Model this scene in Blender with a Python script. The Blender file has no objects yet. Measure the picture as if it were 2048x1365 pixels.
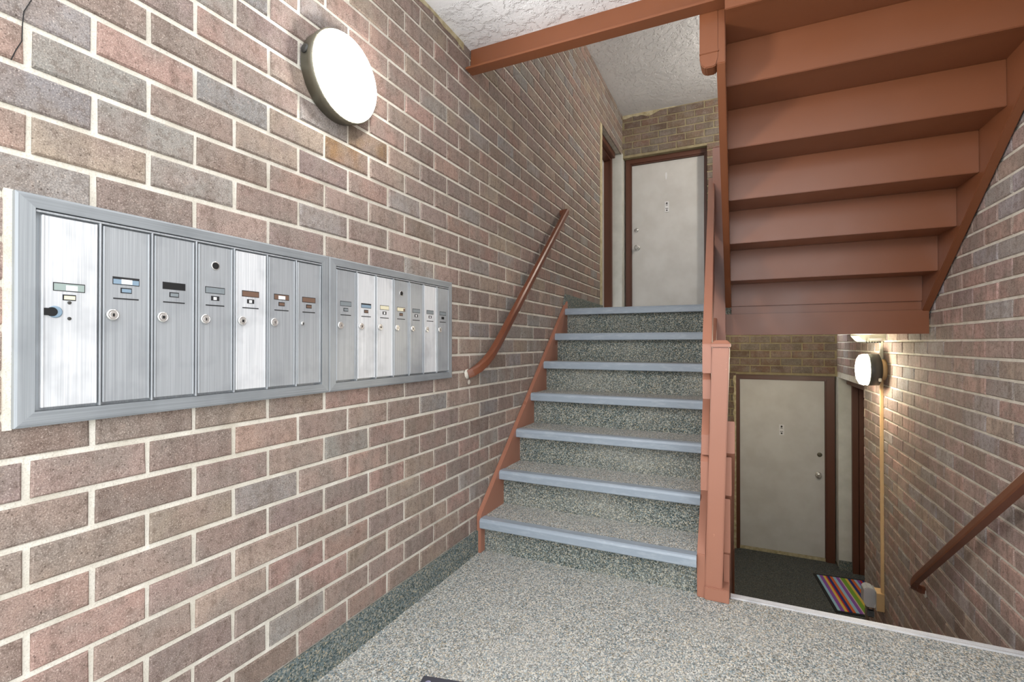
import bpy, bmesh, math, random
from mathutils import Vector, Matrix
R = random.Random(7)
sc = bpy.context.scene
col = sc.collection

# ------------------------------------------------------------------ camera, world, exposure
CAM = Vector((0, 0, 1.15)); YAW = math.radians(25.1); PITCH = math.radians(.33); FPX = 971.5
cam_data = bpy.data.cameras.new('camera'); cam_data.sensor_width = 36; cam_data.lens = 36 * FPX / 2048
cam_data.clip_start = .02
cam = bpy.data.objects.new('camera', cam_data); col.objects.link(cam)
cam.location = CAM; cam.rotation_euler = (math.pi / 2 + PITCH, 0, YAW)
sc.camera = cam
world = bpy.data.worlds.new('overcast_sky'); sc.world = world; world.use_nodes = True
wn = world.node_tree.nodes; wl = world.node_tree.links
bg = wn['Background']; bg.inputs['Color'].default_value = (.96, .98, 1, 1); bg.inputs['Strength'].default_value = 1.85
sc.view_settings.view_transform = 'Standard'; sc.view_settings.look = 'None'
sc.view_settings.gamma = 1; sc.view_settings.use_curve_mapping = False
sc.view_settings.exposure = 1.0
sc.cycles.max_bounces = 10; sc.cycles.diffuse_bounces = 6

# ------------------------------------------------------------------ materials
def lin(r, g, b):
    f = lambda c: (c / 255 / 12.92) if c <= 10 else ((c / 255 + .055) / 1.055) ** 2.4
    return (f(r), f(g), f(b), 1)

class NT:
    def __init__(s, name):
        s.m = bpy.data.materials.new(name); s.m.use_nodes = True
        s.n = s.m.node_tree.nodes; s.l = s.m.node_tree.links
        s.p = s.n['Principled BSDF']
    def node(s, t, **kw):
        n = s.n.new(t)
        for k, v in kw.items(): setattr(n, k, v)
        return n
    def link(s, a, b): s.l.new(a, b)
    def pos(s, scale=(1, 1, 1), rot=(0, 0, 0)):
        g = s.node('ShaderNodeNewGeometry'); mp = s.node('ShaderNodeMapping')
        mp.inputs['Scale'].default_value = scale; mp.inputs['Rotation'].default_value = rot
        s.link(g.outputs['Position'], mp.inputs['Vector']); return mp.outputs['Vector']
    def noise(s, scale, detail=3, rough=.55, vec=None):
        n = s.node('ShaderNodeTexNoise'); n.inputs['Scale'].default_value = scale
        n.inputs['Detail'].default_value = detail; n.inputs['Roughness'].default_value = rough
        s.link(vec if vec is not None else s.pos(), n.inputs['Vector']); return n.outputs['Fac']
    def ramp(s, fac, stops, interp='LINEAR'):
        r = s.node('ShaderNodeValToRGB'); r.color_ramp.interpolation = interp
        e = r.color_ramp.elements
        while len(e) < len(stops): e.new(.5)
        for i, (p, c) in enumerate(stops):
            e[i].position = p; e[i].color = c if len(c) == 4 else (*c, 1)
        s.link(fac, r.inputs['Fac']); return r.outputs['Color']
    def mix(s, fac, a, b, mode='MIX'):
        n = s.node('ShaderNodeMix', data_type='RGBA', blend_type=mode)
        for i, v in ((0, fac), (6, a), (7, b)):
            if hasattr(v, 'is_output'): s.link(v, n.inputs[i])
            else: n.inputs[i].default_value = v
        return n.outputs[2]
    def bump(s, h, strength, dist=.002):
        b = s.node('ShaderNodeBump'); b.inputs['Strength'].default_value = strength; b.inputs['Distance'].default_value = dist
        s.link(h, b.inputs['Height']); s.link(b.outputs['Normal'], s.p.inputs['Normal'])
    def out(s, c, rough=.6, metal=0., spec=None):
        if hasattr(c, 'is_output'): s.link(c, s.p.inputs['Base Color'])
        else: s.p.inputs['Base Color'].default_value = c
        if hasattr(rough, 'is_output'): s.link(rough, s.p.inputs['Roughness'])
        else: s.p.inputs['Roughness'].default_value = rough
        s.p.inputs['Metallic'].default_value = metal
        if spec is not None: s.p.inputs['Specular IOR Level'].default_value = spec
        return s.m

def g(v, a=1): return (v, v, v, a)

def brick_material(name, source):
    t = NT(name)
    if source == 'object':
        base = t.node('ShaderNodeObjectInfo').outputs['Color']
    else:
        a = t.node('ShaderNodeAttribute'); a.attribute_name = 'tone'; base = a.outputs['Color']
    big = t.noise(9, 2)
    c = t.mix(t.ramp(big, [(.42, g(0)), (.62, g(.65))]), base, lin(140, 130, 122))
    red = t.noise(5.5, 2, .5, t.pos((1, 1.3, 1), (1, 2, 3)))
    c = t.mix(t.ramp(red, [(.5, g(0)), (.7, g(.5))]), c, lin(144, 122, 115))
    streak = t.noise(30, 3, .6, t.pos((1, 1, .12)))
    c = t.mix(t.ramp(streak, [(.3, g(.35)), (.5, g(0))]), c, lin(85, 72, 64))
    mott = t.noise(55, 4, .65)
    c = t.mix(t.ramp(mott, [(.36, g(.4)), (.5, g(0))]), c, lin(92, 74, 64))
    c = t.mix(t.ramp(mott, [(.56, g(0)), (.72, g(.25))]), c, lin(172, 148, 132))
    pit = t.node('ShaderNodeTexVoronoi'); pit.inputs['Scale'].default_value = 75; t.link(t.pos(), pit.inputs['Vector'])
    c = t.mix(t.ramp(pit.outputs['Distance'], [(.0, g(.7)), (.1, g(.55)), (.17, g(0))]), c, lin(62, 48, 42))
    fine = t.noise(330, 2, .75)
    c = t.mix(t.ramp(fine, [(.32, g(.5)), (.5, g(0))]), c, lin(66, 54, 50))
    c = t.mix(t.ramp(fine, [(.58, g(0)), (.74, g(.7))]), c, lin(222, 208, 196))
    t.bump(t.noise(260, 4, .65), .5, .003)
    return t.out(c, .85, 0, .25)
M = {}
M['brick'] = brick_material('fired_brick', 'object')
M['brick_field'] = brick_material('fired_brick_field', 'attribute')

t = NT('mortar')
c = t.ramp(t.noise(14, 3), [(.3, lin(202, 196, 182)), (.7, lin(228, 224, 214))])
c = t.mix(t.ramp(t.noise(300, 2), [(.3, g(.35)), (.5, g(0))]), c, lin(150, 142, 128))
t.bump(t.noise(180, 4), .5, .003); M['mortar'] = t.out(c, .9, 0, .2)
t = NT('mortar_tan')
c = t.ramp(t.noise(14, 3), [(.3, lin(142, 130, 102)), (.7, lin(164, 153, 124))])
t.bump(t.noise(180, 4), .5, .003); M['mortar_tan'] = t.out(c, .9, 0, .2)
t = NT('mortar_smear')
c = t.ramp(t.noise(25, 3), [(.3, lin(165, 152, 118)), (.7, lin(205, 195, 165))])
t.bump(t.noise(80, 4), .7, .004); M['smear'] = t.out(c, .9, 0, .2)

def carpet(name, dark, mid, light, worn):
    t = NT(name)
    v = t.node('ShaderNodeTexVoronoi'); v.inputs['Scale'].default_value = 230; v.inputs['Randomness'].default_value = .8
    t.link(t.pos((1, .8, 1), (.78, .78, .78)), v.inputs['Vector'])
    sp = t.node('ShaderNodeSeparateColor'); t.link(v.outputs['Color'], sp.inputs['Color'])
    c = t.ramp(sp.outputs['Red'], [(0, dark), (.12, dark), (.4, mid), (.65, mid), (.9, light), (1, light)])
    tint = t.ramp(sp.outputs['Green'], [(0, lin(110, 150, 172)), (.16, lin(110, 150, 172)), (.22, lin(188, 188, 188)), (.8, lin(188, 188, 188)), (.86, lin(205, 180, 140))])
    c = t.mix(.5, c, tint, 'OVERLAY')
    c = t.mix(t.ramp(t.noise(2.2, 3), [(.45, g(0)), (.75, g(.35))]), c, worn)
    dist = t.ramp(v.outputs['Distance'], [(0, g(1)), (.7, g(0))])
    t.bump(dist, .6, .004)
    return t.out(c, .95, 0, .1)
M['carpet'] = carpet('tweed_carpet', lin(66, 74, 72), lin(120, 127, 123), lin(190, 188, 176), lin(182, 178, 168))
M['carpet_tread'] = carpet('tweed_carpet_worn_lit', lin(116, 120, 118), lin(172, 173, 169), lin(220, 219, 212), lin(188, 186, 180))  # worn paler, and lightened further for light falling on upward faces
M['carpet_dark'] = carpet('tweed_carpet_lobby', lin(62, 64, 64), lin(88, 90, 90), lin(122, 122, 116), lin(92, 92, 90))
M['carpet_edge'] = carpet('tweed_carpet_base', lin(64, 78, 78), lin(116, 126, 126), lin(172, 168, 154), lin(118, 122, 118))

def paint(name, rgb, rough, wear=.0, wearc=lin(205, 150, 120)):
    t = NT(name)
    c = t.mix(t.ramp(t.noise(6, 3), [(.35, g(.1)), (.65, g(0))]), lin(*rgb), lin(*[int(v * .8) for v in rgb]))
    if wear: c = t.mix(t.ramp(t.noise(70, 5, .7), [(.66, g(0)), (.74, g(wear))]), c, wearc)
    r = t.ramp(t.noise(5, 2), [(.3, g(rough - .03)), (.7, g(rough + .05))])
    t.bump(t.noise(45, 2), .05, .002)
    return t.out(c, r, 0, .5)
M['brown'] = paint('brown_gloss_paint', (126, 76, 49), .32)
M['brown_worn_sheen'] = paint('brown_paint_worn_sheen', (160, 110, 90), .3, .6)  # wear flecks over a base paled to hold the gloss reflection
M['brown_mid'] = paint('brown_handrail_paint', (112, 66, 46), .34)
M['brown_dark'] = paint('dark_brown_paint', (96, 58, 42), .42)
t = NT('pale_grey_door_paint')
c = t.ramp(t.noise(4, 3), [(.35, lin(200, 198, 194)), (.65, lin(210, 209, 206))]); t.bump(t.noise(60, 2), .05, .001)
M['door'] = t.out(c, .38)
t = NT('white_plaster'); c = t.ramp(t.noise(7, 3), [(.3, lin(196, 197, 190)), (.7, lin(212, 212, 206))]); t.bump(t.noise(50, 3), .15, .002)
M['plaster'] = t.out(c, .8)
t = NT('textured_ceiling_white')
v = t.pos(); n1 = t.noise(16, 5, .62, v); r1 = t.ramp(n1, [(.46, g(0)), (.54, g(1))])
n2 = t.noise(55, 3, .6); hm = t.mix(.35, r1, n2)
t.bump(hm, .8, .008); M['ceiling'] = t.out(t.ramp(t.noise(3, 2), [(.3, lin(226, 227, 230)), (.7, lin(236, 237, 240))]), .85)
t = NT('blue_grey_vinyl')
c = t.mix(t.ramp(t.noise(35, 4, .7, t.pos((.3, 1, 1))), [(.5, g(0)), (.72, g(.5))]), lin(146, 157, 168), lin(178, 186, 194))
M['vinyl'] = t.out(c, .42)
def alu(name, a, b, metal=.35, rough=.42):
    t = NT(name)
    s = t.noise(1, 3, .6, t.pos((300, 300, 3)))
    c = t.ramp(s, [(.3, a), (.7, b)])
    c = t.mix(t.ramp(t.noise(9, 3), [(.5, g(0)), (.72, g(.35))]), c, lin(120, 125, 130))
    t.bump(s, .08, .001)
    return t.out(c, rough, metal)
M['alu'] = alu('brushed_aluminium', lin(148, 152, 156), lin(176, 180, 184), .2)
M['alu_bright'] = alu('bright_ribbed_aluminium', lin(186, 189, 193), lin(222, 223, 225), .05, .5)
M['alu_frame'] = alu('frame_aluminium', lin(140, 145, 149), lin(162, 167, 171), .2)
t = NT('rail_aluminium_shaded'); sx = t.noise(1, 3, .6, t.pos((300, 3, 300)))
c = t.mix(t.ramp(t.noise(7, 3), [(.45, g(0)), (.7, g(.4))]), t.ramp(sx, [(.3, lin(132, 137, 141)), (.7, lin(150, 155, 159))]), lin(112, 117, 121))
M['alu_rail_shaded'] = t.out(c, .42, .2)  # top and bottom frame rails: shade from their facing painted in darker
def plain(name, rgb, rough=.5, metal=0.):
    t = NT(name); c = t.mix(t.ramp(t.noise(40, 3), [(.3, g(.15)), (.7, g(0))]), lin(*rgb), lin(*[int(x * .85) for x in rgb]))
    return t.out(c, rough, metal)
M['chrome'] = plain('worn_chrome', (222, 222, 220), .22, .7)
M['black'] = plain('black_void', (14, 14, 16), .7)
M['dark_slot'] = plain('dark_slot', (34, 34, 36), .7)
M['card_white'] = plain('white_card', (232, 232, 234)); M['card_cream'] = plain('cream_card', (222, 216, 188))
M['card_grey'] = plain('grey_card', (126, 134, 138)); M['card_green'] = plain('grey_green_card', (150, 164, 160))
M['card_blue'] = plain('blue_grey_card', (128, 150, 168)); M['card_brown'] = plain('brown_backing', (112, 88, 74))
M['bronze'] = plain('bronze_grey_metal', (112, 108, 94), .38, .4)
M['housing'] = plain('charcoal_housing', (56, 56, 54), .45)
M['tan'] = plain('tan_plastic', (222, 186, 134), .5); M['white_plastic'] = plain('ivory_plastic', (226, 224, 206), .45)
M['padlock'] = plain('black_padlock', (16, 16, 18), .3)
M['ground'] = plain('concrete_path', (168, 166, 160), .9)
M['wall_plain'] = plain('plain_block', (150, 138, 122), .9)
t = NT('clear_plastic'); t.out((.95, .97, 1, 1), .12); t.p.inputs['Transmission Weight'].default_value = .6; t.p.inputs['IOR'].default_value = 1.3
M['clear'] = t.m
def glow(name, rgb, strength):
    t = NT(name); t.out(g(.8), .4)
    t.p.inputs['Emission Color'].default_value = (*rgb, 1); t.p.inputs['Emission Strength'].default_value = strength
    return t.m
M['glow_entry'] = glow('lit_diffuser', (1, .97, .93), 60)
M['glow_landing_fill'] = glow('fill_glow_landing', (1, .93, .82), 92)  # glow of the added upper-landing fill lamp
M['glow_lobby'] = glow('lit_diffuser_warm', (1, .90, .70), 85)
for nm, rgb in dict(stripe_lightblue=(158, 196, 214), stripe_violet=(142, 84, 168), stripe_yellow=(226, 190, 86), stripe_red=(206, 52, 40),
                    stripe_navy=(40, 48, 120), stripe_orange=(214, 104, 48), stripe_green=(124, 166, 52), stripe_pink=(214, 178, 180)).items():
    M[nm] = plain(nm, rgb, .95)
M['mat_black'] = plain('black_rubber', (34, 34, 36), .85); M['mat_grey'] = plain('charcoal_mat', (64, 64, 72), .9); M['mat_mark'] = plain('lilac_print', (150, 148, 172), .9)

# ------------------------------------------------------------------ mesh helpers
ORG = {}
class MB:
    def __init__(s): s.v = []; s.f = []; s.sm = []
    def add(s, vs, fs, smooth=False):
        k = len(s.v); s.v += [tuple(p) for p in vs]; s.f += [tuple(k + i for i in q) for q in fs]; s.sm += [smooth] * len(fs); return s
    def box(s, x0, x1, y0, y1, z0, z1):
        x0, x1 = min(x0, x1), max(x0, x1); y0, y1 = min(y0, y1), max(y0, y1); z0, z1 = min(z0, z1), max(z0, z1)
        return s.add([(x0, y0, z0), (x1, y0, z0), (x1, y1, z0), (x0, y1, z0), (x0, y0, z1), (x1, y0, z1), (x1, y1, z1), (x0, y1, z1)],
                     [(3, 2, 1, 0), (4, 5, 6, 7), (0, 1, 5, 4), (1, 2, 6, 5), (2, 3, 7, 6), (3, 0, 4, 7)])
    def prism(s, poly, axis, a, b):
        """poly in the two other axes (cyclic order kept), extruded from a to b along axis"""
        def pt(p, w):
            return {0: (w, p[0], p[1]), 1: (p[0], w, p[1]), 2: (p[0], p[1], w)}[axis]
        n = len(poly); area = sum(poly[i][0] * poly[(i + 1) % n][1] - poly[(i + 1) % n][0] * poly[i][1] for i in range(n))
        flip = (area > 0) == (axis == 1)
        a, b = min(a, b), max(a, b)
        vs = [pt(p, a) for p in poly] + [pt(p, b) for p in poly]
        fs = [tuple(range(n))[::-1], tuple(range(n, 2 * n))] + [(i, (i + 1) % n, n + (i + 1) % n, n + i) for i in range(n)]
        if flip: fs = [q[::-1] for q in fs]
        return s.add(vs, fs)
    def lathe(s, prof, c, axis, n=32, smooth=True):
        """prof: list of (radius, offset along axis) from back to front"""
        a = Vector(axis).normalized(); u = a.orthogonal().normalized(); w = a.cross(u); vs = []; fs = []
        for (r, h) in prof:
            for i in range(n):
                th = 2 * math.pi * i / n
                vs.append(Vector(c) + a * h + (u * math.cos(th) + w * math.sin(th)) * max(r, 1e-5))
        for k in range(len(prof) - 1):
            for i in range(n):
                j = (i + 1) % n; fs.append((k * n + i, k * n + j, (k + 1) * n + j, (k + 1) * n + i))
        s.add(vs, fs, smooth)
        m = len(prof) - 1
        k = len(s.v) - len(vs)
        s.f.append(tuple(k + i for i in range(n))[::-1]); s.sm.append(False)
        s.f.append(tuple(k + m * n + i for i in range(n))); s.sm.append(False)
        return s
    def sweep(s, pts, prof, up=(0, 0, 1)):
        """sweep a closed profile [(side, up)] along a polyline"""
        P = [Vector(p) for p in pts]; vs = []; fs = []; n = len(prof)
        for i, p in enumerate(P):
            d = ((P[min(i + 1, len(P) - 1)] - P[i]).normalized() + (P[i] - P[max(i - 1, 0)]).normalized()).normalized() if 0 < i < len(P) - 1 else \
                (P[min(i + 1, len(P) - 1)] - P[max(i - 1, 0)]).normalized()
            sd = d.cross(Vector(up)).normalized(); uu = sd.cross(d).normalized()
            vs += [p + sd * a + uu * b for a, b in prof]
        for k in range(len(P) - 1):
            for i in range(n):
                j = (i + 1) % n; fs.append((k * n + i, k * n + j, (k + 1) * n + j, (k + 1) * n + i))
        fs.append(tuple(range(n))[::-1]); fs.append(tuple((len(P) - 1) * n + i for i in range(n)))
        return s.add(vs, fs)
    def build(s, name, mat, parent=None, bevel=0., seg=2):
        me = bpy.data.meshes.new(name); o = ORG.get(parent, Vector())
        me.from_pydata([tuple(Vector(p) - o) for p in s.v], [], s.f)
        bm = bmesh.new(); bm.from_mesh(me)
        for f_, sm in zip(bm.faces, s.sm): f_.smooth = sm
        bmesh.ops.recalc_face_normals(bm, faces=bm.faces)
        if bevel:
            bmesh.ops.bevel(bm, geom=[e for e in bm.edges if e.calc_face_angle(0) > .5], offset=bevel, segments=seg, affect='EDGES', clamp_overlap=True)
        bm.to_mesh(me); bm.free()
        me.materials.append(M[mat]); ob = bpy.data.objects.new(name, me); col.objects.link(ob)
        if parent: ob.parent = parent; ORG[ob] = o.copy()
        return ob

def tag(o, label=None, cat=None, group=None, kind=None):
    if label: o['label'] = label
    if cat: o['category'] = cat
    if group: o['group'] = group
    if kind: o['kind'] = kind
    return o
def thing(name, loc, label=None, cat=None, group=None, kind=None):
    o = bpy.data.objects.new(name, None); o.empty_display_size = .1; col.objects.link(o); o.location = loc
    ORG[o] = Vector(loc); return tag(o, label, cat, group, kind)
def B(*a): return MB().box(*a)

# ------------------------------------------------------------------ structure dimensions
XL, XR = -1.315, 1.06
YF = .2                         # open front of the entry: the left wall ends here
YR, YC = .7, .7                 # fronts of the right wall and of the entry ceiling
YU, YLO = 6.06, 6.95            # brick faces of the upper and lower end walls
ZU, ZL = 1.435, -1.52           # upper landing and lower lobby floors
ZC, ZH = 2.735, 3.99            # entry ceiling and stairwell ceiling
S = dict(kind='structure')

# ------------------------------------------------------------------ brick walls
TONES = [(lin(163, 137, 126), 6), (lin(154, 135, 126), 5), (lin(144, 128, 122), 4), (lin(152, 147, 142), 3), (lin(160, 144, 130), 4), (lin(138, 121, 111), 3), (lin(146, 143, 142), 2)]
TW = [w for _, w in TONES]
def tone(rng):
    c = rng.choices([c for c, _ in TONES], TW)[0]; k = .97 * rng.uniform(.86, 1.14)
    return (c[0] * k, c[1] * k * rng.uniform(.97, 1.03), c[2] * k, 1)
def brick_verts(l, h, rng, d=.012):
    j = lambda a: rng.uniform(-a, a)
    x, z = l / 2, h / 2; out = []
    back = [(-x, d, -z), (x, d, -z), (x, d, z), (-x, d, z)]
    mid = [(sx * x + j(.0012), .0035, sz * z + j(.0012)) for sx, sz in ((-1, -1), (1, -1), (1, 1), (-1, 1))]
    fr = [(m[0] - math.copysign(.004, m[0]) + j(.001), j(.0012), m[2] - math.copysign(.004, m[2]) + j(.001)) for m in mid]
    fs = [(8, 9, 10, 11)] + [(a + 4 * q, (a + 1) % 4 + 4 * q, (a + 1) % 4 + 4 * q + 4, a + 4 * q + 4) for q in (0, 1) for a in range(4)]
    return back + mid + fr, fs
VARIANTS = {}
def variant_mesh(l, h, rng):
    key = (round(l, 4), round(h, 4))
    lst = VARIANTS.setdefault(key, [])
    if len(lst) < 8:
        vs, fs = brick_verts(l, h, rng); me = bpy.data.meshes.new('brick'); me.from_pydata(vs, [], fs); me.materials.append(M['brick']); lst.append(me); return me
    return rng.choice(lst)
FWD = Vector((-math.sin(YAW), math.cos(YAW), 0)); RGT = Vector((math.cos(YAW), math.sin(YAW), 0))
def seen_size(p, n):
    """how large a brick at p facing n looks from where people enter; zero when it is outside the view"""
    d = p - CAM; z = d.dot(FWD)
    if z < .2: return 0
    if abs(d.dot(RGT) / z) > 1.1 or abs(d.z / z) > .76: return 0
    c = -d.normalized().dot(n)
    return max(c, 0) / d.length_squared
def brick_wall(wall, normal, face, u0, u1, v0, v1, spacing, pitch, joint_z, phase, openings, rng, jw=.012, jh=.013, special=None, skip=None, extra_hide=None):
    """normal: '+x' '-x' '-y'; u runs along the wall (world y or x), v is height; phase gives one head joint of the course above joint_z"""
    rot = {'+x': math.pi / 2, '-x': -math.pi / 2, '-y': 0}[normal]
    nv = {'+x': Vector((1, 0, 0)), '-x': Vector((-1, 0, 0)), '-y': Vector((0, -1, 0))}[normal]
    W = lambda u, v, off=0: Vector((face - off, u, v)) if normal == '+x' else (Vector((face + off, u, v)) if normal == '-x' else Vector((u, face + off, v)))
    items = []
    k = math.floor((v0 - joint_z) / pitch)
    while joint_z + k * pitch < v1:
        za, zb = joint_z + k * pitch + jh / 2, joint_z + (k + 1) * pitch - jh / 2
        za, zb = max(za, v0), min(zb, v1)
        ph = phase + (0 if k % 2 == 0 else spacing / 2)
        n = math.floor((u0 - ph) / spacing) - 1
        while ph + n * spacing < u1:
            a, b = max(ph + n * spacing + jw / 2 + rng.uniform(-.0025, .0025), u0), min(ph + (n + 1) * spacing - jw / 2 + rng.uniform(-.0025, .0025), u1)
            segs = [(a, b)]
            for (oa, ob, pa, pb) in openings:
                if zb - .02 > pa and za + .02 < pb:
                    ns = []
                    for (p, q) in segs:
                        if q <= oa or p >= ob: ns.append((p, q)); continue
                        if p < oa: ns.append((p, oa))
                        if q > ob: ns.append((ob, q))
                    segs = ns
            full = abs((b - a) - (spacing - jw)) < .007
            for (p, q) in segs:
                if q - p > .02 and zb - za > .02: items.append((p, q, za, zb, full and q - p > spacing - .03, k, n))
            n += 1
        k += 1
    scored = sorted(items, key=lambda it: -seen_size(W((it[0] + it[1]) / 2, (it[2] + it[3]) / 2), nv) * (0 if extra_hide and extra_hide((it[0] + it[1]) / 2, (it[2] + it[3]) / 2) else 1))
    mb = MB(); tones = []
    rm = Matrix.Rotation(rot, 3, 'Z')
    for i, (p, q, za, zb, full, k, n) in enumerate(scored):
        cu, cv = (p + q) / 2, (za + zb) / 2; cpos = W(cu, cv)
        tn = tone(rng)
        if special: tn = special(cu, cv, tn)
        if skip and skip(cu, cv): continue
        if i < 300:
            if full: me = variant_mesh(spacing - jw, zb - za, rng)
            else:
                vs, fs = brick_verts(q - p, zb - za, rng); me = bpy.data.meshes.new('brick'); me.from_pydata(vs, [], fs); me.materials.append(M['brick'])
            o = bpy.data.objects.new('brick', me); col.objects.link(o); o.parent = wall
            o.location = cpos; o.rotation_euler = (0, 0, rot); o.color = tn
        else:
            vs, fs = brick_verts(q - p, zb - za, rng)
            mb.add([rm @ Vector(v) + cpos for v in vs], fs); tones += [tn] * len(vs)
    if mb.v:
        me = bpy.data.meshes.new('brick_field'); me.from_pydata(mb.v, [], mb.f)
        at = me.color_attributes.new('tone', 'FLOAT_COLOR', 'POINT')
        for i, c in enumerate(tones): at.data[i].color = c
        me.materials.append(M['brick_field']); o = bpy.data.objects.new('brick_field', me); col.objects.link(o); o.parent = wall; o['kind'] = 'stuff'

D = .006   # mortar sits this far behind the brick faces
def rect_wall(name, normal, face, u0, u1, v0, v1, openings, thick=.12, mat='mortar'):
    """mortar backing with rectangular openings, as one mesh of slabs"""
    us = sorted({u0, u1, *[o[0] for o in openings], *[o[1] for o in openings]}); vs = sorted({v0, v1, *[o[2] for o in openings], *[o[3] for o in openings]})
    m = MB()
    for i in range(len(us) - 1):
        run = None
        for j in range(len(vs) - 1):
            cu, cv = (us[i] + us[i + 1]) / 2, (vs[j] + vs[j + 1]) / 2
            hole = any(o[0] < cu < o[1] and o[2] < cv < o[3] for o in openings) or not (u0 < cu < u1 and v0 < cv < v1)
            if not hole: run = (run[0] if run else vs[j], vs[j + 1])
            if (hole or j == len(vs) - 2) and run:
                a, b = run; run = None
                if normal == '+x': m.box(face - D - thick, face - D, us[i], us[i + 1], a, b)
                elif normal == '-x': m.box(face + D, face + D + thick, us[i], us[i + 1], a, b)
                else: m.box(us[i], us[i + 1], face + D, face + D + thick, a, b)
    return tag(m.build(name, mat), **S)

ol = [(5.05, 6.18, ZU - .06, 3.51)]
wl_ = rect_wall('wall_left', '+x', XL, YF, 6.3, ZL, ZH + .1, ol)
def rust(u, v, c):
    if 1.3 < u < 1.56 and 1.80 < v < 1.98: return (lin(142, 106, 80)[0] * R.uniform(.8, 1.1), lin(142, 106, 80)[1], lin(142, 106, 80)[2] * .85, 1)
    return c
mail_area = lambda u, v: .56 < u < 1.96 and 1.05 < v < 1.40
hidden_left = lambda u, v: mail_area(u, v) or (u > 2.5 and v < (u - 2.45) * .866 + .05 and v < 1.40) or (u < 2.2 and 2.78 < v < 2.85)
brick_wall(wl_, '+x', XL, YF, 6.05, 0.125, ZH, .2245, .0887, 1.003, .478, ol, random.Random(3), special=rust, skip=hidden_left)

orr = [(5.56, 7.08, ZL - .05, .75)]
wr = rect_wall('wall_right', '-x', XR, YR, 7.15, ZL - .02, ZH + .1, orr)
pale = lambda u, v, c: (c[0] * 1.35, c[1] * 1.3, c[2] * 1.35, 1)   # pinker bricks, brightened in place of light this wall lacks
skip_right = lambda u, v: (3.86 < u and 1.31 < v < 1.42)
above_flight = lambda u, v: v > 1.36 - (u - 3.76) * .69 + .12 or (u > 3.7 and v > 1.2)
brick_wall(wr, '-x', XR, YR, YLO, ZL, ZH, .26, .0892, .990, 3.185, orr, random.Random(5), special=pale, skip=skip_right, extra_hide=above_flight)

ob_ = [(XL - .11, -.337, 1.30, 3.462)]
wb = rect_wall('wall_back_upper', '-y', YU, XL - .1, XR + .1, 1.31, ZH + .1, ob_, .1, 'mortar_tan')
warm = lambda u, v, c: (c[0] * .60, c[1] * .54, c[2] * .44, 1)   # the dark brown bricks of the end walls
brick_wall(wb, '-y', YU, XL, XR, ZU, ZH, .2065, .0833, 3.902, -.985, ob_, random.Random(9), special=warm, extra_hide=lambda u, v: u > -.1)

olw = [(-.045, XR, ZL, .757)]
wlo = rect_wall('wall_back_lower', '-y', YLO, -.3, XR + .1, ZL, 1.31, olw, .1, 'mortar_tan')
brick_wall(wlo, '-y', YLO, -.25, XR, ZL, 1.30, .231, .0945, 1.253 - .0945 * 5, .006 - .1155, olw, random.Random(11), special=lambda u, v, c: (c[0] * .55, c[1] * .49, c[2] * .40, 1))

# ------------------------------------------------------------------ floors, ceilings, hidden backs
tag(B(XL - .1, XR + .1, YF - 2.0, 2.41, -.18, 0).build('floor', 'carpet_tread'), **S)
tag(MB().box(XL - .1, -.06, 4.02, 6.4, 1.30, ZU).box(-.06, XR + .1, 3.80, 6.4, 1.30, ZU).build('floor_upper', 'carpet'), **S)
tag(B(-.3, XR + .6, 2.3, 7.3, ZL - .1, ZL).build('floor_lower', 'carpet_dark'), **S)
tag(B(XL - .1, XR + .1, YC, 2.285, ZC, 2.87).build('ceiling', 'ceiling'), **S)
tag(B(XL - .1, XR + .1, YC, 6.4, ZH, ZH + .1).build('ceiling_upper', 'ceiling'), **S)
tag(B(-.25, -.13, 2.41, YLO, ZL, 0).build('wall_lobby_left', 'wall_plain'), **S)
tag(B(-.13, XR, 2.30, 2.405, ZL, -.18).build('wall_lobby_front', 'wall_plain'), **S)
tag(B(-.25, -.17, 4.02, YLO, 0, 1.30).build('wall_lobby_top', 'wall_plain'), **S)
tag(B(-9, 9, -12, YF - 2.0, -.3, -.12).build('ground', 'ground'), **S)

# carpet turned up against the walls
tag(B(XL, XL + .011, YF, 2.345, 0, .122).build('baseboard_left', 'carpet_edge'), **S)
tag(MB().prism([(3.80, ZU), (5.05, ZU), (5.05, ZU + .118), (3.84, ZU + .128), (3.80, ZU + .06)], 0, XL, XL + .013).build('baseboard_upper', 'carpet_edge'), **S)
tag(B(XR - .002, 1.19, 6.835, 6.85, ZL, ZL + .115).build('baseboard_right', 'carpet_edge'), **S)
# white plastered stubs between the paired doors
tag(B(XL - .004, XL + .005, .440, .4535, .978, 1.458).build('trim_7', 'mortar'), **S)
tag(B(XL - .115, XL + .003, 6.0, 6.17, ZU, 3.512).build('trim_1', 'plaster'), **S)
tag(B(XR - .004, 1.185, 6.85, 7.06, ZL + .03, .752).build('trim_2', 'plaster'), **S)
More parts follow.
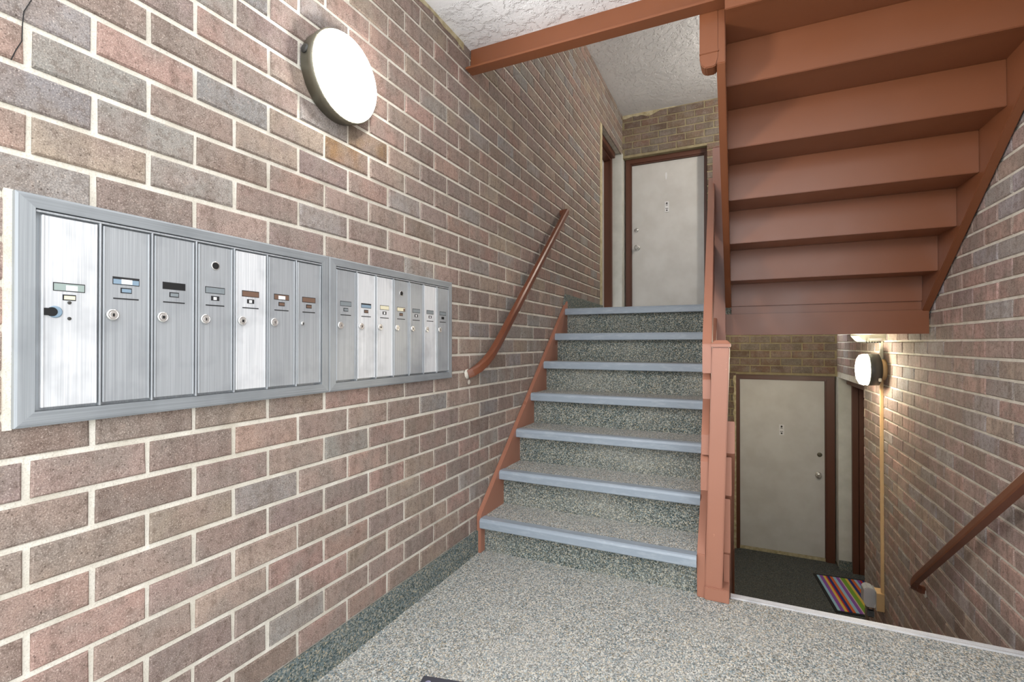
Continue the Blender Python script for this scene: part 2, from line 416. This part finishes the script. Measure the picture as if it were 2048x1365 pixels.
# mortar smeared along the ceiling line and down the brick edge of the upper doorway
def ragged(name, pts0, pts1, axis, a, b, mat='smear'):
    return tag(MB().prism(pts0 + pts1[::-1], axis, a, b).build(name, mat), **S)
rr = random.Random(2)
ys = [YC + i * .06 for i in range(int((2.2 - YC) / .06) + 1)]
ragged('trim_3', [(y, ZC + .005) for y in ys], [(y, ZC - rr.uniform(.012, .04)) for y in ys], 0, XL - .003, XL + .004)
xs = [XL + i * .045 for i in range(15)]
ragged('trim_4', [(x, ZH + .005) for x in xs], [(x, ZH - (.012 if i > 9 else rr.uniform(.025, .06))) for i, x in enumerate(xs)], 1, YU - .004, YU + .003)
zs = [ZU + .01 + i * .07 for i in range(30)]
ragged('trim_5', [(5.052, z) for z in zs], [(4.985 - rr.uniform(0, .02), z) for z in zs], 0, XL - .003, XL + .004)
zs = [ZL + .02 + i * .07 for i in range(33)]
ragged('trim_6', [(-.042, z) for z in zs], [(-.062 - rr.uniform(0, .02), z) for z in zs], 1, YLO - .004, YLO + .004)
CRACK = [(0.4807, 1.856), (0.4693, 1.8252), (0.4672, 1.7984), (0.4665, 1.7635), (0.4576, 1.7403), (0.4504, 1.7163)]
crack = MB().sweep([(XL + .0015, a, b) for a, b in CRACK], [(-.0008, -.001), (.0008, -.001), (.0006, .0004), (-.0006, .0004)], up=(1, 0, 0))
crack.build('crack', 'black', wl_)

# ------------------------------------------------------------------ doors
def door_parts(root, x0, x1, z0, z1, y, frame, mats=('door', 'brown_dark')):
    """leaf between x0..x1, frame outer edge given as (left, right, top); faces -y"""
    fl, fr, ft = frame
    leaf = B(x0 + .003, x1 - .003, y, y + .045, z0, z1 - .003).build('door_leaf', mats[0], root)
    for a, b in ((fl, x0), (x1, fr)):
        MB().box(a, b, y - .03, y + .06, z0 - .035, ft).box(min(a, b) + (.0 if a == fl else .012), max(a, b) - (.012 if a == fl else 0), y - .045, y - .03, z0 - .035, ft - .012).build('jamb', mats[1], root, .003)
    MB().box(x0, x1, y - .03, y + .06, z1, ft).box(x0 - .012, x1 + .012, y - .045, y - .03, z1 + .012, ft - .012).build('head_jamb', mats[1], root, .003)
    return leaf
def knob(leaf, x, y, z):
    MB().lathe([(.034, 0), (.034, .006), (.024, .012), (.014, .016), (.013, .032), (.024, .038), (.031, .05), (.029, .062), (.018, .07)], (x, y, z), (0, -1, 0)).build('door_knob', 'chrome', leaf)
def deadbolt(leaf, x, y, z, mat='chrome'):
    MB().lathe([(.027, 0), (.027, .008), (.02, .014), (.011, .014), (.011, .018)], (x, y, z), (0, -1, 0)).build('deadbolt', mat, leaf)
def viewer(leaf, x0, x1, z0, z1, y):
    p = B(x0, x1, y - .005, y, z0, z1).build('viewer_plate', 'card_white', leaf)
    w, h, cx = x1 - x0, z1 - z0, (x0 + x1) / 2
    MB().lathe([(w * .2, 0), (w * .2, .004), (w * .12, .006)], (cx, y - .005, z1 - h * .17), (0, -1, 0), 16) \
        .lathe([(w * .18, 0), (w * .18, .003)], (cx, y - .005, z0 + h * .17), (0, -1, 0), 16) \
        .box(cx - w * .24, cx + w * .22, y - .0057, y - .005, z1 - h * .36, z1 - h * .31) \
        .box(cx - w * .3, cx + w * .3, y - .0057, y - .005, z0 + h * .31, z0 + h * .36).build('viewer_lens', 'black', leaf)
d1 = thing('door_1', (-.8, 6.18, ZU), 'pale grey apartment door at the top of the carpeted stairs', None, None, 'structure')
lf = door_parts(d1, -1.226, -.374, ZU + .012, 3.392, 6.18, (-1.294, -.343, 3.494))
knob(lf, -1.156, 6.18, 2.352); deadbolt(lf, -1.168, 6.18, 2.576); viewer(lf, -.825, -.777, 2.763, 2.892, 6.18)
MB().prism([(-.818, 3.25), (-.800, 3.25), (-.797, 3.22), (-.805, 3.165), (-.815, 3.165), (-.822, 3.22)], 1, 6.1785, 6.18).build('paint_scar', 'card_white', lf)
d2 = thing('door_2', (.47, 7.05, ZL), 'grey apartment door in the lower lobby behind the descending stair', None, None, 'structure')
lf = door_parts(d2, 0, .948, ZL + .035, .69, 7.05, (-.044, 1.045, .752))
knob(lf, .878, 7.05, -.468); deadbolt(lf, .892, 7.05, -.22, 'bronze'); viewer(lf, .453, .509, -.01, .122, 7.05)
B(-.0, .948, 7.03, 7.09, ZL, ZL + .03).build('threshold', 'smear', d2)
d3 = thing('door_3', (-1.5, 5.5, ZU), 'brown framed doorway in the left brick wall at the stair head', None, None, 'structure')
B(XL - .255, XL - .21, 5.0, 6.0, ZU, 3.44).build('door_leaf', 'door', d3)
MB().box(XL - .235, XL - .115, 5.955, 6.02, ZU, 3.512).box(XL - .135, XL - .115, 5.945, 5.955, ZU, 3.5).build('jamb', 'brown_dark', d3, .003)
MB().box(XL - .235, XL - .115, 5.0, 5.06, ZU, 3.512).build('jamb', 'brown_dark', d3, .003)
MB().box(XL - .26, XL - .07, 5.0, 5.955, 3.44, 3.51).box(XL - .235, XL - .12, 5.0, 5.955, 3.42, 3.44).build('head_jamb', 'brown_dark', d3, .003)
d4 = thing('door_4', (1.25, 6.2, ZL), 'dark brown framed doorway in the right brick wall of the lower lobby', None, None, 'structure')
B(1.30, 1.345, 5.5, 6.85, ZL, .68).build('door_leaf', 'door', d4)
MB().box(1.185, 1.31, 6.80, 6.87, ZL, .752).box(1.185, 1.205, 6.79, 6.80, ZL, .74).box(1.245, 1.25, 6.795, 6.80, ZL, .74).build('jamb', 'brown_dark', d4, .003)
MB().box(1.185, 1.31, 5.5, 5.57, ZL, .752).build('jamb', 'brown_dark', d4, .003)
MB().box(1.13, 1.34, 5.5, 6.80, .68, .752).build('head_jamb', 'brown_dark', d4, .003)
tag(MB().box(XL - .3, XL - .26, 4.9, 6.3, ZU, 3.6).box(1.345, 1.40, 5.4, 7.1, ZL, .8).box(XL - .1, -.2, 6.225, 6.30, ZU, 3.6).box(-.2, 1.35, 7.1, 7.18, ZL, .85).build('wall_behind_doors', 'wall_plain'), **S)

# ------------------------------------------------------------------ staircases
RUN, RISE = .2395, .2075
def nosing(parent, x0, x1, y, zt, mat='vinyl'):
    """rounded vinyl nosing: y is its front, zt the tread surface"""
    pr = [(y + .004, zt - .05), (y, zt - .046), (y - .003, zt - .012), (y + .002, zt - .002), (y + .010, zt + .003), (y + .056, zt + .003), (y + .058, zt - .002), (y + .02, zt - .006), (y + .02, zt - .05)]
    return MB().prism(pr, 0, x0, x1).build('nosing', mat, parent)
st = thing('staircase', (-.73, 2.4, 0), 'carpeted stair with blue-grey nosings climbing beside the mailbox wall', 'staircase')
MB().prism([(2.345, 0), (2.345, .205), (2.352, .215), (3.84, 1.504), (3.84, 1.20), (2.47, 0)], 0, XL + .001, -1.288).build('stringer', 'brown_worn_sheen', st, .003)
MB().prism([(2.362, 0), (2.362, .195), (3.70, 1.355), (3.70, 1.0), (2.56, 0)], 0, -.178, -.142).build('stringer', 'brown_worn_sheen', st, .003)
for i in range(7):
    y = 2.333 + RUN * i; zt = .19 + RISE * i; z0 = zt - RISE if i else 0
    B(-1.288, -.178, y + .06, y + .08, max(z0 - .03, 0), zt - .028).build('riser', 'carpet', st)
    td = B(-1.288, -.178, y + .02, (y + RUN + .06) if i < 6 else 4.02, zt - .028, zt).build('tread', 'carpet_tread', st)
    nosing(td, -1.288, -.178, y, zt)

DR = .2533
dn = thing('staircase', (.5, 2.45, -.2), 'descending stair behind the metal-edged landing, down to the lower lobby', 'staircase')
MB().prism([(2.41, -.17), (2.41, .0), (2.418, .004), (2.43, .0025), (2.438, .004), (2.452, .004), (2.458, -.002), (2.458, -.05), (2.446, -.05), (2.446, -.17)], 0, -.04, XR).build('edge_nosing', 'alu_bright', dn)
DRISE = -ZL / 7
for i in range(7):
    ya = 2.42 + i * DR; zt = -DRISE * i
    if i:
        td = B(-.05, XR - .005, ya - DR + .03, ya + .005, zt - .028, zt).build('tread', 'carpet_dark', dn)
        MB().prism([(ya + .03, zt - .05), (ya + .032, zt), (ya + .026, zt + .003), (ya - .03, zt + .003), (ya - .03, zt - .002), (ya + .005, zt - .006), (ya + .012, zt - .05)], 0, -.05, XR - .005).build('nosing', 'vinyl', td)
    B(-.05, XR - .005, ya + .01, ya + .03, zt - DRISE, zt - .03).build('riser', 'carpet_dark', dn)
sl = DRISE / DR
MB().prism([(2.46, -.05), (2.46, -.35), (3.75, -.35 - 1.29 * sl), (4.1, ZL), (4.25, ZL), (4.25, ZL + .12)], 0, -.085, -.052).build('stringer', 'brown', dn)

UR, UZ = .263, .194
up = thing('staircase', (.5, 3.77, ZU), 'brown painted stair seen from below, rising over the lower lobby', 'staircase')
uy = lambda k: 3.765 - UR * k
ub = lambda k: 1.418 if k == 0 else 1.568 + UZ * (k - 1)
XA, XB = -.052, 1.016
for k in range(8):
    if uy(k) < 2.1: break
    top = min(ub(k + 1), 2.60)
    if ub(k) < 2.58: B(XA, XB, uy(k), uy(k) + .02, ub(k) - .004, top).build('riser', 'brown', up, .0025)
    if ub(k + 1) < 2.7: B(XA, XB, uy(k + 1) + .012, uy(k) + .045, ub(k + 1), ub(k + 1) + .03).build('tread', 'brown', up)
sy = lambda y: 1.30 + (3.843 - y) * .690
for xa, xb, ye in ((-.088, -.052, 3.70), (1.016, 1.054, 3.80)):
    MB().prism([(ye, sy(ye)), (2.29, sy(2.29)), (2.29, 2.72), (2.29, 2.87), (2.45, 2.87), (ye, sy(ye) + .45)] if xa < 0 else
               [(ye, sy(ye)), (2.29, sy(2.29)), (2.29, 2.87), (2.55, 2.87), (ye, sy(ye) + .5)], 0, xa, xb).build('stringer', 'brown', up, .003)
B(-.09, 1.05, 3.768, 3.80, 1.212, 1.359).build('fascia', 'brown', up, .002)
B(-.052, 1.03, 3.785, 3.80, 1.359, 1.42).build('cleat', 'brown', up, .002)

# steel channel under the entry ceiling
bt = thing('steel_beam', (-.1, 2.25, 2.6), 'rust-brown painted steel channel spanning under the edge of the entry ceiling', 'beam')
MB().prism([(2.215, 2.603), (2.285, 2.603), (2.285, 2.735), (2.272, 2.735), (2.270, 2.64), (2.262, 2.626), (2.245, 2.619), (2.215, 2.614)], 0, XL + .006, XR).build('channel', 'brown', bt)
# lower end of the newel of the flight above
nv = thing('newel_drop', (-.115, 2.33, 2.36), 'chamfered brown newel end hanging below the steel beam', 'newel post')
MB().prism([(-.157, 2.75), (-.157, 2.405), (-.149, 2.375), (-.132, 2.362), (-.098, 2.362), (-.088, 2.37), (-.079, 2.40), (-.079, 2.75)], 1, 2.288, 2.362).build('post', 'brown', nv, .004)
MB().prism([(-.158, 2.432), (-.158, 2.424), (-.078, 2.424), (-.078, 2.432)], 1, 2.284, 2.30).build('bead', 'brown', nv, .002)

# ------------------------------------------------------------------ railing
rl = thing('stair_railing', (-.1, 2.4, 0), 'brown board railing between the capped newel post and the upper landing', 'railing')
def leaning(mb, k=.030):
    mb.v = [(x + z * k, y, z) for x, y, z in mb.v]; return mb
pst = leaning(MB().box(-.146, -.074, 2.36, 2.445, .0, 1.135)).build('newel_post', 'brown_worn_sheen', rl, .004)
cp = MB().box(-.150, -.070, 2.354, 2.45, 1.135, 1.150)
cp.add([(-.150, 2.354, 1.150), (-.070, 2.354, 1.150), (-.070, 2.45, 1.150), (-.150, 2.45, 1.150), (-.135, 2.372, 1.166), (-.085, 2.372, 1.166), (-.085, 2.432, 1.166), (-.135, 2.432, 1.166)],
       [(4, 5, 6, 7), (0, 1, 5, 4), (1, 2, 6, 5), (2, 3, 7, 6), (3, 0, 4, 7)])
leaning(cp).build('post_cap', 'brown_worn_sheen', pst, .002)
B(-.146, -.044, 2.35, 2.44, 0, .058).build('post_foot', 'brown_worn_sheen', pst, .003)
MB().box(-.168, -.088, 3.672, 3.752, 1.1, 2.525).add([(-.168, 3.672, 2.525), (-.088, 3.672, 2.525), (-.088, 3.752, 2.525), (-.168, 3.752, 2.525), (-.152, 3.688, 2.54), (-.104, 3.688, 2.54), (-.104, 3.736, 2.54), (-.152, 3.736, 2.54)],
    [(4, 5, 6, 7), (0, 1, 5, 4), (1, 2, 6, 5), (2, 3, 7, 6), (3, 0, 4, 7)]).build('newel_post', 'brown_worn_sheen', rl, .003)
def board(name, z0, z1, ya, yb, xa, xb, th, slope, parent, mat='brown_worn_sheen'):
    """inclined board: xa/xb are its left face at the two ends"""
    dz = slope * (yb - ya)
    vs = [(xa, ya, z0), (xa + th, ya, z0), (xa + th, ya, z1), (xa, ya, z1), (xb, yb, z0 + dz), (xb + th, yb, z0 + dz), (xb + th, yb, z1 + dz), (xb, yb, z1 + dz)]
    return MB().add(vs, [(3, 2, 1, 0), (4, 5, 6, 7), (0, 1, 5, 4), (1, 2, 6, 5), (2, 3, 7, 6), (3, 0, 4, 7)]).build(name, mat, parent, .002)
board('handrail', 1.015, 1.15, 2.375, 3.75, -.154, -.198, .040, .866, rl)
board('rail', .895, .985, 2.40, 3.75, -.155, -.192, .036, .866, rl)
board('rail', .64, .735, 2.39, 3.75, -.160, -.192, .034, .866, rl)
board('rail', .48, .615, 2.38, 3.75, -.163, -.192, .034, .866, rl)
rd = thing('stair_railing', (-.04, 2.46, 0), 'brown board railing running down from the right side of the newel post', 'railing')
board('handrail', .655, .80, 2.41, 4.1, -.056, -.085, .036, -sl, rd)
board('rail', .46, .635, 2.42, 4.1, -.062, -.085, .028, -sl, rd)
board('rail', .20, .445, 2.42, 4.1, -.068, -.088, .028, -sl, rd)
board('rail', .005, .19, 2.44, 4.1, -.070, -.088, .026, -sl, rd)
B(-.12, -.04, 4.1, 4.18, ZL, ZL + 1.1).build('newel_post', 'brown', rd, .004)

# ------------------------------------------------------------------ wall handrails
hprof = [(-.016, -.022), (.016, -.022), (.018, -.012), (.018, .012), (.012, .022), (-.012, .022), (-.018, .012), (-.018, -.012)]
h1 = thing('wall_handrail', (XL, 2.9, 1.5), 'brown wall handrail rising from the mailboxes beside the carpeted stair', 'handrail')
MB().sweep([(XL, 2.250, .988), (XL + .02, 2.268, .999), (XL + .04, 2.30, 1.020), (XL + .056, 2.345, 1.052), (XL + .064, 2.40, 1.092), (XL + .066, 2.46, 1.142), (XL + .066, 2.53, 1.200), (XL + .066, 3.695, 2.208)], hprof).build('rail', 'brown_mid', h1, .0)
MB().sweep([(XL, 3.735, 2.208), (XL + .05, 3.73, 2.214), (XL + .066, 3.70, 2.205), (XL + .066, 3.68, 2.19)], hprof).build('return_end', 'brown_mid', h1)
MB().lathe([(.03, 0), (.026, .004), (.012, .009)], (XL - .002, 2.246, .99), (1, 0, 0), 9).lathe([(.016, 0), (.012, .004)], (XL - .002, 2.262, .945), (1, 0, 0), 7).build('mortar_patch', 'mortar', h1)
h2 = thing('wall_handrail', (XR, 3.2, .1), 'brown wall handrail sloping down the right brick wall to the lobby', 'handrail')
def rr_pt(y): return (XR - .075, y, -.351 + (3.847 - y) * .732)
MB().sweep([rr_pt(1.7), rr_pt(2.6), rr_pt(3.78), (XR - .073, 3.84, -.352), (XR - .06, 3.875, -.385), (XR - .03, 3.90, -.408), (XR + .002, 3.91, -.412)], hprof).build('rail', 'brown_mid', h2)
MB().lathe([(.035, 0), (.03, .004), (.012, .008)], (XR + .002, 3.91, -.43), (-1, 0, 0), 9).build('mortar_patch', 'mortar', h2)
for yy in (2.1,):
    p = rr_pt(yy); MB().sweep([(XR, yy, p[2] - .05), (XR - .05, yy, p[2] - .05), (XR - .075, yy, p[2] - .015)], [(-.006, -.006), (.006, -.006), (.006, .006), (-.006, .006)]).build('bracket', 'brown', h2)

# ------------------------------------------------------------------ mailboxes
XM = XL + .016
def mailbox_bank(y0, y1, first, bright, cards, label):
    z0, z1 = .981, 1.4555; w = .032
    bk = thing('mailbox_bank', (XL, (y0 + y1) / 2, z0), label, 'mailboxes', 'aluminium mailbox banks in the brick wall')
    iy0, iy1, iz0, iz1 = y0 + w, y1 - w, z0 + .031, z1 - .029
    prof = lambda o, i: None
    def side(pa, pb, qb, qa, mt, name='frame_rail'):
        """mitred frame side: outer edge pa-pb, inner edge qa-qb, (y,z) each; gently convex face"""
        xo, xm, xi = XL - .002, XM + .0018, XM
        mid = lambda p, q, t: (p[0] + (q[0] - p[0]) * t, p[1] + (q[1] - p[1]) * t)
        row = lambda p, q: [(xo, *p), (XM, *p), (xm, *mid(p, q, .15)), (xm, *mid(p, q, .75)), (xi + .002, *mid(p, q, .97)), (xo, *q)]
        a, b = row(pa, qa), row(pb, qb); n = 6
        MB().add(a + b, [(i, i + 1, n + i + 1, n + i) for i in range(n - 1)] + [tuple(range(n))[::-1], tuple(range(n, 2 * n)), (0, n, 2 * n - 1, n - 1)]).build(name, mt, bk)
    O = [(y0, z0), (y1, z0), (y1, z1), (y0, z1)]; I = [(iy0, iz0), (iy1, iz0), (iy1, iz1), (iy0, iz1)]
    for i in range(4):
        j = (i + 1) % 4; side(O[i], O[j], I[j], I[i], 'alu_frame' if i % 2 else 'alu_rail_shaded')
    B(XL - .02, XL + .004, iy0, iy1, iz0, iz1).build('backing', 'alu_frame', bk)
    MB().box(XL, XM + .001, iy0, iy1, iz1 - .006, iz1 - .002).build('hinge_strip', 'alu', bk)
    for d in range(7):
        a = first + .1065 * d; b = a + .0955
        m = 'alu_bright' if d in bright else 'alu'
        x = XM - .001
        dr = MB().box(XL + .003, x, a, b, iz0 + .006, iz1 - .010).box(x, x + .0025, a, a + .004, iz0 + .006, iz1 - .010).box(x, x + .0025, b - .004, b, iz0 + .006, iz1 - .010)
        door = dr.build('mailbox_door', m, bk, .0012, 1)
        if d in bright: door['label'] = 'brighter ribbed replacement door'
        elif cards[d][0] == 'black': door['label'] = 'door with an empty black name window'
        if d: MB().box(XL + .003, x + .003, a - .0075, a - .0035, iz0, iz1 - .006).build('divider', 'alu', bk, .001, 1)
        first_box = d == 0 and first < 1
        wz = 1.263 if first_box else 1.2885
        f0 = .0005
        rim = lambda yy0, yy1, zz0, zz1, nm, mat: B(x - .001, x + f0, yy0, yy1, zz0, zz1).build(nm, mat, door)
        c1, c2, strip = cards[d]
        rim(a + .0185, a + .0735, wz - .0015, wz + .0165, 'name_window', 'dark_slot')
        B(x, x + f0 + .0004, a + .020, a + .072, wz, wz + (.011 if c1 == 'card_blue' else .0145)).build('name_card', c1, door)
        if strip: B(x, x + f0 + .0008, a + strip[0], a + strip[1], wz + .0005, wz + .0115).build('label_or_glare', strip[2], door)
        nz = wz - .0195
        rim(a + .0345, a + .0575, nz - .001, nz + .0115, 'number_window', 'dark_slot')
        if c2: B(x, x + f0 + .0004, a + (.037 if c2 != 'card_white' else .041), a + (.056 if c2 != 'card_white' else .050), nz + .001, nz + .009).build('number_card', c2, door)
        if first_box:
            for sz in (1.238, 1.204): MB().lathe([(.0035, 0), (.0035, .0015), (.002, .002)], (x, a + .046, sz), (1, 0, 0), 12).build('screw', 'housing', door)
            MB().lathe([(.0125, 0), (.0125, .0015), (.010, .0016)], (x, a + .022, 1.217), (1, 0, 0), 20).build('lock_hole', 'card_blue', door)
            MB().box(x, x + .0024, a + .001, a + .016, 1.2095, 1.2245).lathe([(.0095, 0), (.0095, .0024)], (x, a + .0165, 1.217), (1, 0, 0), 16).build('cam_gap', 'black', door)
            continue
        rim(a + .020, a + .072, 1.2532, 1.2562, 'slot', 'dark_slot')
        small = d == 6 and first < 1
        r = .0065 if small else .0132
        lk = MB().lathe([(r, 0), (r, .003), (r * .86, .0055), (r * .74, .0055), (r * .7, .0045), (r * .55, .0065)], (x, a + .0185, 1.2165), (1, 0, 0), 24).build('lock', 'chrome', door)
        if d == 3:
            MB().lathe([(.0115, 0), (.0115, .002), (.0095, .002)], (x, a + .046, 1.3635), (1, 0, 0), 20).build('bell_ring', 'chrome', door)
            MB().lathe([(.0092, 0), (.0092, .0024)], (x, a + .046, 1.3635), (1, 0, 0), 20).build('bell_hole', 'black', door)
        tilt = (d * 37) % 5 * .0006
        B(x + .006, x + .0072, a + .0175 - tilt, a + .0192 + tilt, 1.2125, 1.2195).build('keyway', 'black', door)
mailbox_bank(.452, 1.2645, .4935, (0, 4), [('card_green', 'card_cream', (.040, .060, 'card_white')), ('card_blue', 'card_blue', (.036, .058, 'card_white')), ('black', 'card_grey', None), ('card_grey', 'card_white', None),  # first door's white strip is glare painted on its name card
             ('card_brown', 'card_white', None), ('card_brown', 'card_brown', (.034, .059, 'card_white')), ('card_brown', 'card_brown', None)], 'bank of seven aluminium mailboxes nearest the entrance, first door without a lock')
mailbox_bank(1.2655, 2.0665, 1.3005, (1, 2, 5), [('card_grey', 'card_grey', None), ('card_blue', 'card_brown', None), ('card_cream', 'card_white', None), ('card_cream', 'card_brown', (.060, .072, 'card_brown')),
             ('card_grey', 'card_white', None), ('card_grey', 'card_white', None), ('card_grey', 'black', None)], 'bank of seven aluminium mailboxes on the right, beside the stair handrail')

# ------------------------------------------------------------------ lamps
l1 = thing('wall_lamp', (XL, 1.31, 2.11), 'round lit wall lamp with a bronze rim above the mailboxes', 'lamp')
LC = (XL, 1.305, 2.095)
MB().lathe([(.150, 0), (.152, .03), (.155, .034), (.155, .052), (.150, .056)], LC, (1, 0, 0), 64).build('rim', 'bronze', l1)
MB().lathe([(.149, .052), (.149, .059), (.142, .069), (.115, .081), (.06, .089), (.0, .091)], LC, (1, 0, 0), 64).build('diffuser', 'glow_entry', l1)
MB().lathe([(.016, 0), (.016, .004), (.009, .007)], (XL + .02, 1.305 - .149, 2.125), (0, -1, .15), 16).build('sensor', 'housing', l1)
l2 = thing('wall_lamp', (XR, 4.82, .94), 'round lit wall lamp with a charcoal housing in the lower lobby', 'lamp')
L2 = (XR, 4.82, .94)
MB().lathe([(.085, 0), (.085, .035)], L2, (-1, 0, 0), 40).build('back_box', 'tan', l2)
MB().lathe([(.10, .033), (.128, .045), (.131, .115), (.127, .12)], L2, (-1, 0, 0), 48).build('rim', 'housing', l2)
MB().lathe([(.126, .118), (.126, .145), (.117, .168), (.09, .183), (.045, .19), (.0, .192)], L2, (-1, 0, 0), 48).build('diffuser', 'glow_lobby', l2)
MB().box(XR - .065, XR - .045, 4.705, 4.715, .85, .878).build('sensor', 'white_plastic', l2, .003)
l3_fill = thing('wall_lamp', (XR, 4.82, 3.62), 'added unseen fill lamp on the upper landing, behind the brown stair', 'lamp')  # no seen fixture: added to brighten the upper landing
L3 = (XR, 4.82, 3.62)
MB().lathe([(.10, 0), (.128, .045), (.131, .115), (.127, .12)], L3, (-1, 0, 0), 48).build('rim', 'housing', l3_fill)
MB().lathe([(.126, .118), (.127, .135), (.118, .150), (.09, .160), (.045, .165), (.0, .167)], L3, (-1, 0, 0), 48).build('diffuser', 'glow_landing_fill', l3_fill)
em = thing('emergency_light', (XR - .08, 4.9, 1.19), 'ivory louvred emergency light under the landing, above the lobby lamp', 'lamp')
MB().prism([(XR, 1.29), (.90, 1.29), (.872, 1.22), (.905, 1.178), (.925, 1.166), (1.03, 1.166), (XR, 1.176)], 1, 4.78, 5.08).build('body', 'white_plastic', em, .004)
for i in range(6): B(.925 + i * .018, .935 + i * .018, 4.772, 5.06, 1.158, 1.167).build('louvre', 'housing', em)
B(.95, 1.03, 4.775, 4.782, 1.175, 1.195).build('lens', 'card_white', em)
cd = thing('conduit', (XR, 4.87, 0), 'tan surface conduit running down the right wall below the lobby lamp', 'conduit')
B(XR - .022, XR, 4.86, 4.885, -.88, .86).build('raceway', 'tan', cd, .003)
B(XR - .022, XR, 4.86, 4.885, 1.01, 1.17).build('raceway', 'white_plastic', cd, .003)['label'] = 'ivory upper length'
jb = thing('outlet_box', (XR, 4.92, -1.0), 'tan outlet box with a clear locked cover at the conduit foot', 'outlet box')
B(XR - .058, XR, 4.85, 4.965, -1.028, -.882).build('box', 'tan', jb, .003)
cv = MB().prism([(XR - .06, -1.01), (XR - .06, -.875), (XR - .075, -.855), (XR - .115, -.85), (XR - .138, -.87), (XR - .142, -.975), (XR - .12, -1.01)], 1, 4.855, 4.96).build('clear_cover', 'clear', jb, .004)
MB().box(XR - .062, XR - .056, 4.845, 4.968, -1.02, -.868).build('cover_flange', 'clear', jb, .002)
B(XR - .074, XR - .058, 4.875, 4.94, -.985, -.905).build('socket', 'card_grey', jb, .002)
pk = thing('padlock', (.98, 4.9, -1.07), 'small black padlock hanging under the clear outlet cover', 'padlock')
B(XR - .108, XR - .062, 4.888, 4.912, -1.105, -1.045).build('body', 'padlock', pk, .005)
MB().sweep([(XR - .102, 4.9, -1.047), (XR - .102, 4.9, -1.02), (XR - .095, 4.9, -1.003), (XR - .085, 4.9, -.998), (XR - .075, 4.9, -1.003), (XR - .068, 4.9, -1.02), (XR - .068, 4.9, -1.047)], [(.004 * math.cos(a * math.pi / 3), .004 * math.sin(a * math.pi / 3)) for a in range(6)], up=(0, 1, 0)).build('shackle', 'housing', pk)
for i in range(4): B(XR - .109 + .0, XR - .0615, 4.886, 4.888, -1.095 + i * .012, -1.089 + i * .012).build('dial', 'card_grey', pk)

# ------------------------------------------------------------------ mats
sm = thing('doormat', (1.0, 6.15, ZL), 'rainbow-striped doormat with a black border in the lower lobby', 'doormat')
A, Bv, Cv = Vector((.765, 6.60)), Vector((.795, 5.74)), Vector((1.325, 6.66))
ex = (Cv - A).normalized(); ey = Vector((ex.y, -ex.x)); LX, LY = .56, .86
q = lambda s, t, z: (A.x + ex.x * s + ey.x * t, A.y + ex.y * s + ey.y * t, z)
def slab(s0, s1, t0, t1, z0, z1):
    return MB().add([q(s0, t0, z0), q(s1, t0, z0), q(s1, t1, z0), q(s0, t1, z0), q(s0, t0, z1), q(s1, t0, z1), q(s1, t1, z1), q(s0, t1, z1)], [(3, 2, 1, 0), (4, 5, 6, 7), (0, 1, 5, 4), (1, 2, 6, 5), (2, 3, 7, 6), (3, 0, 4, 7)])
LX = .52
slab(0, LX, 0, LY, ZL, ZL + .007).build('border', 'mat_black', sm)
seq = [('lightblue', 1.1), ('violet', 1.5), ('yellow', 1.1), ('red', .6), ('navy', 1.2), ('orange', 1.2), ('lightblue', 1.3), ('violet', 1.4), ('pink', .5), ('green', 1.9), ('yellow', 1.1), ('navy', 1.3), ('orange', 1.3), ('lightblue', 1.1), ('violet', 1.2), ('red', .9), ('navy', 1.1)]
tot = sum(w for _, w in seq); s0 = .028
for nm, w in seq:
    s1 = s0 + w / tot * (LX - .056); slab(s0, s1, .035, LY - .035, ZL + .004, ZL + .010).build('stripe', 'stripe_' + nm, sm); s0 = s1
dm = thing('doormat', (-.9, 1.2, 0), 'charcoal doormat corner with pale lilac marks on the entry carpet', 'doormat')
a0 = Vector((-.986, 1.391)); e1 = (Vector((-.894, 1.406)) - a0).normalized(); e1 = Vector((.93, .2)).normalized(); e2 = Vector((e1.y, -e1.x))
w_ = lambda s, t, z: (a0.x + e1.x * s + e2.x * t, a0.y + e1.y * s + e2.y * t, z)
MB().add([w_(0, 0, 0), w_(.6, 0, 0), w_(.6, .9, 0), w_(0, .9, 0), w_(0, 0, .008), w_(.6, 0, .008), w_(.6, .9, .008), w_(0, .9, .008)], [(3, 2, 1, 0), (4, 5, 6, 7), (0, 1, 5, 4), (1, 2, 6, 5), (2, 3, 7, 6), (3, 0, 4, 7)]).build('pad', 'mat_grey', dm)
for cs, ct, rad in ((.028, .034, .009), (.052, .042, .009)):
    pts = [w_(cs + rad * math.cos(a * .5), ct + rad * 1.2 * math.sin(a * .5), .0085) for a in range(0, 12)]
    MB().sweep(pts, [(-.0025, -.0006), (.0025, -.0006), (.0025, .0006), (-.0025, .0006)]).build('mark', 'mat_mark', dm)
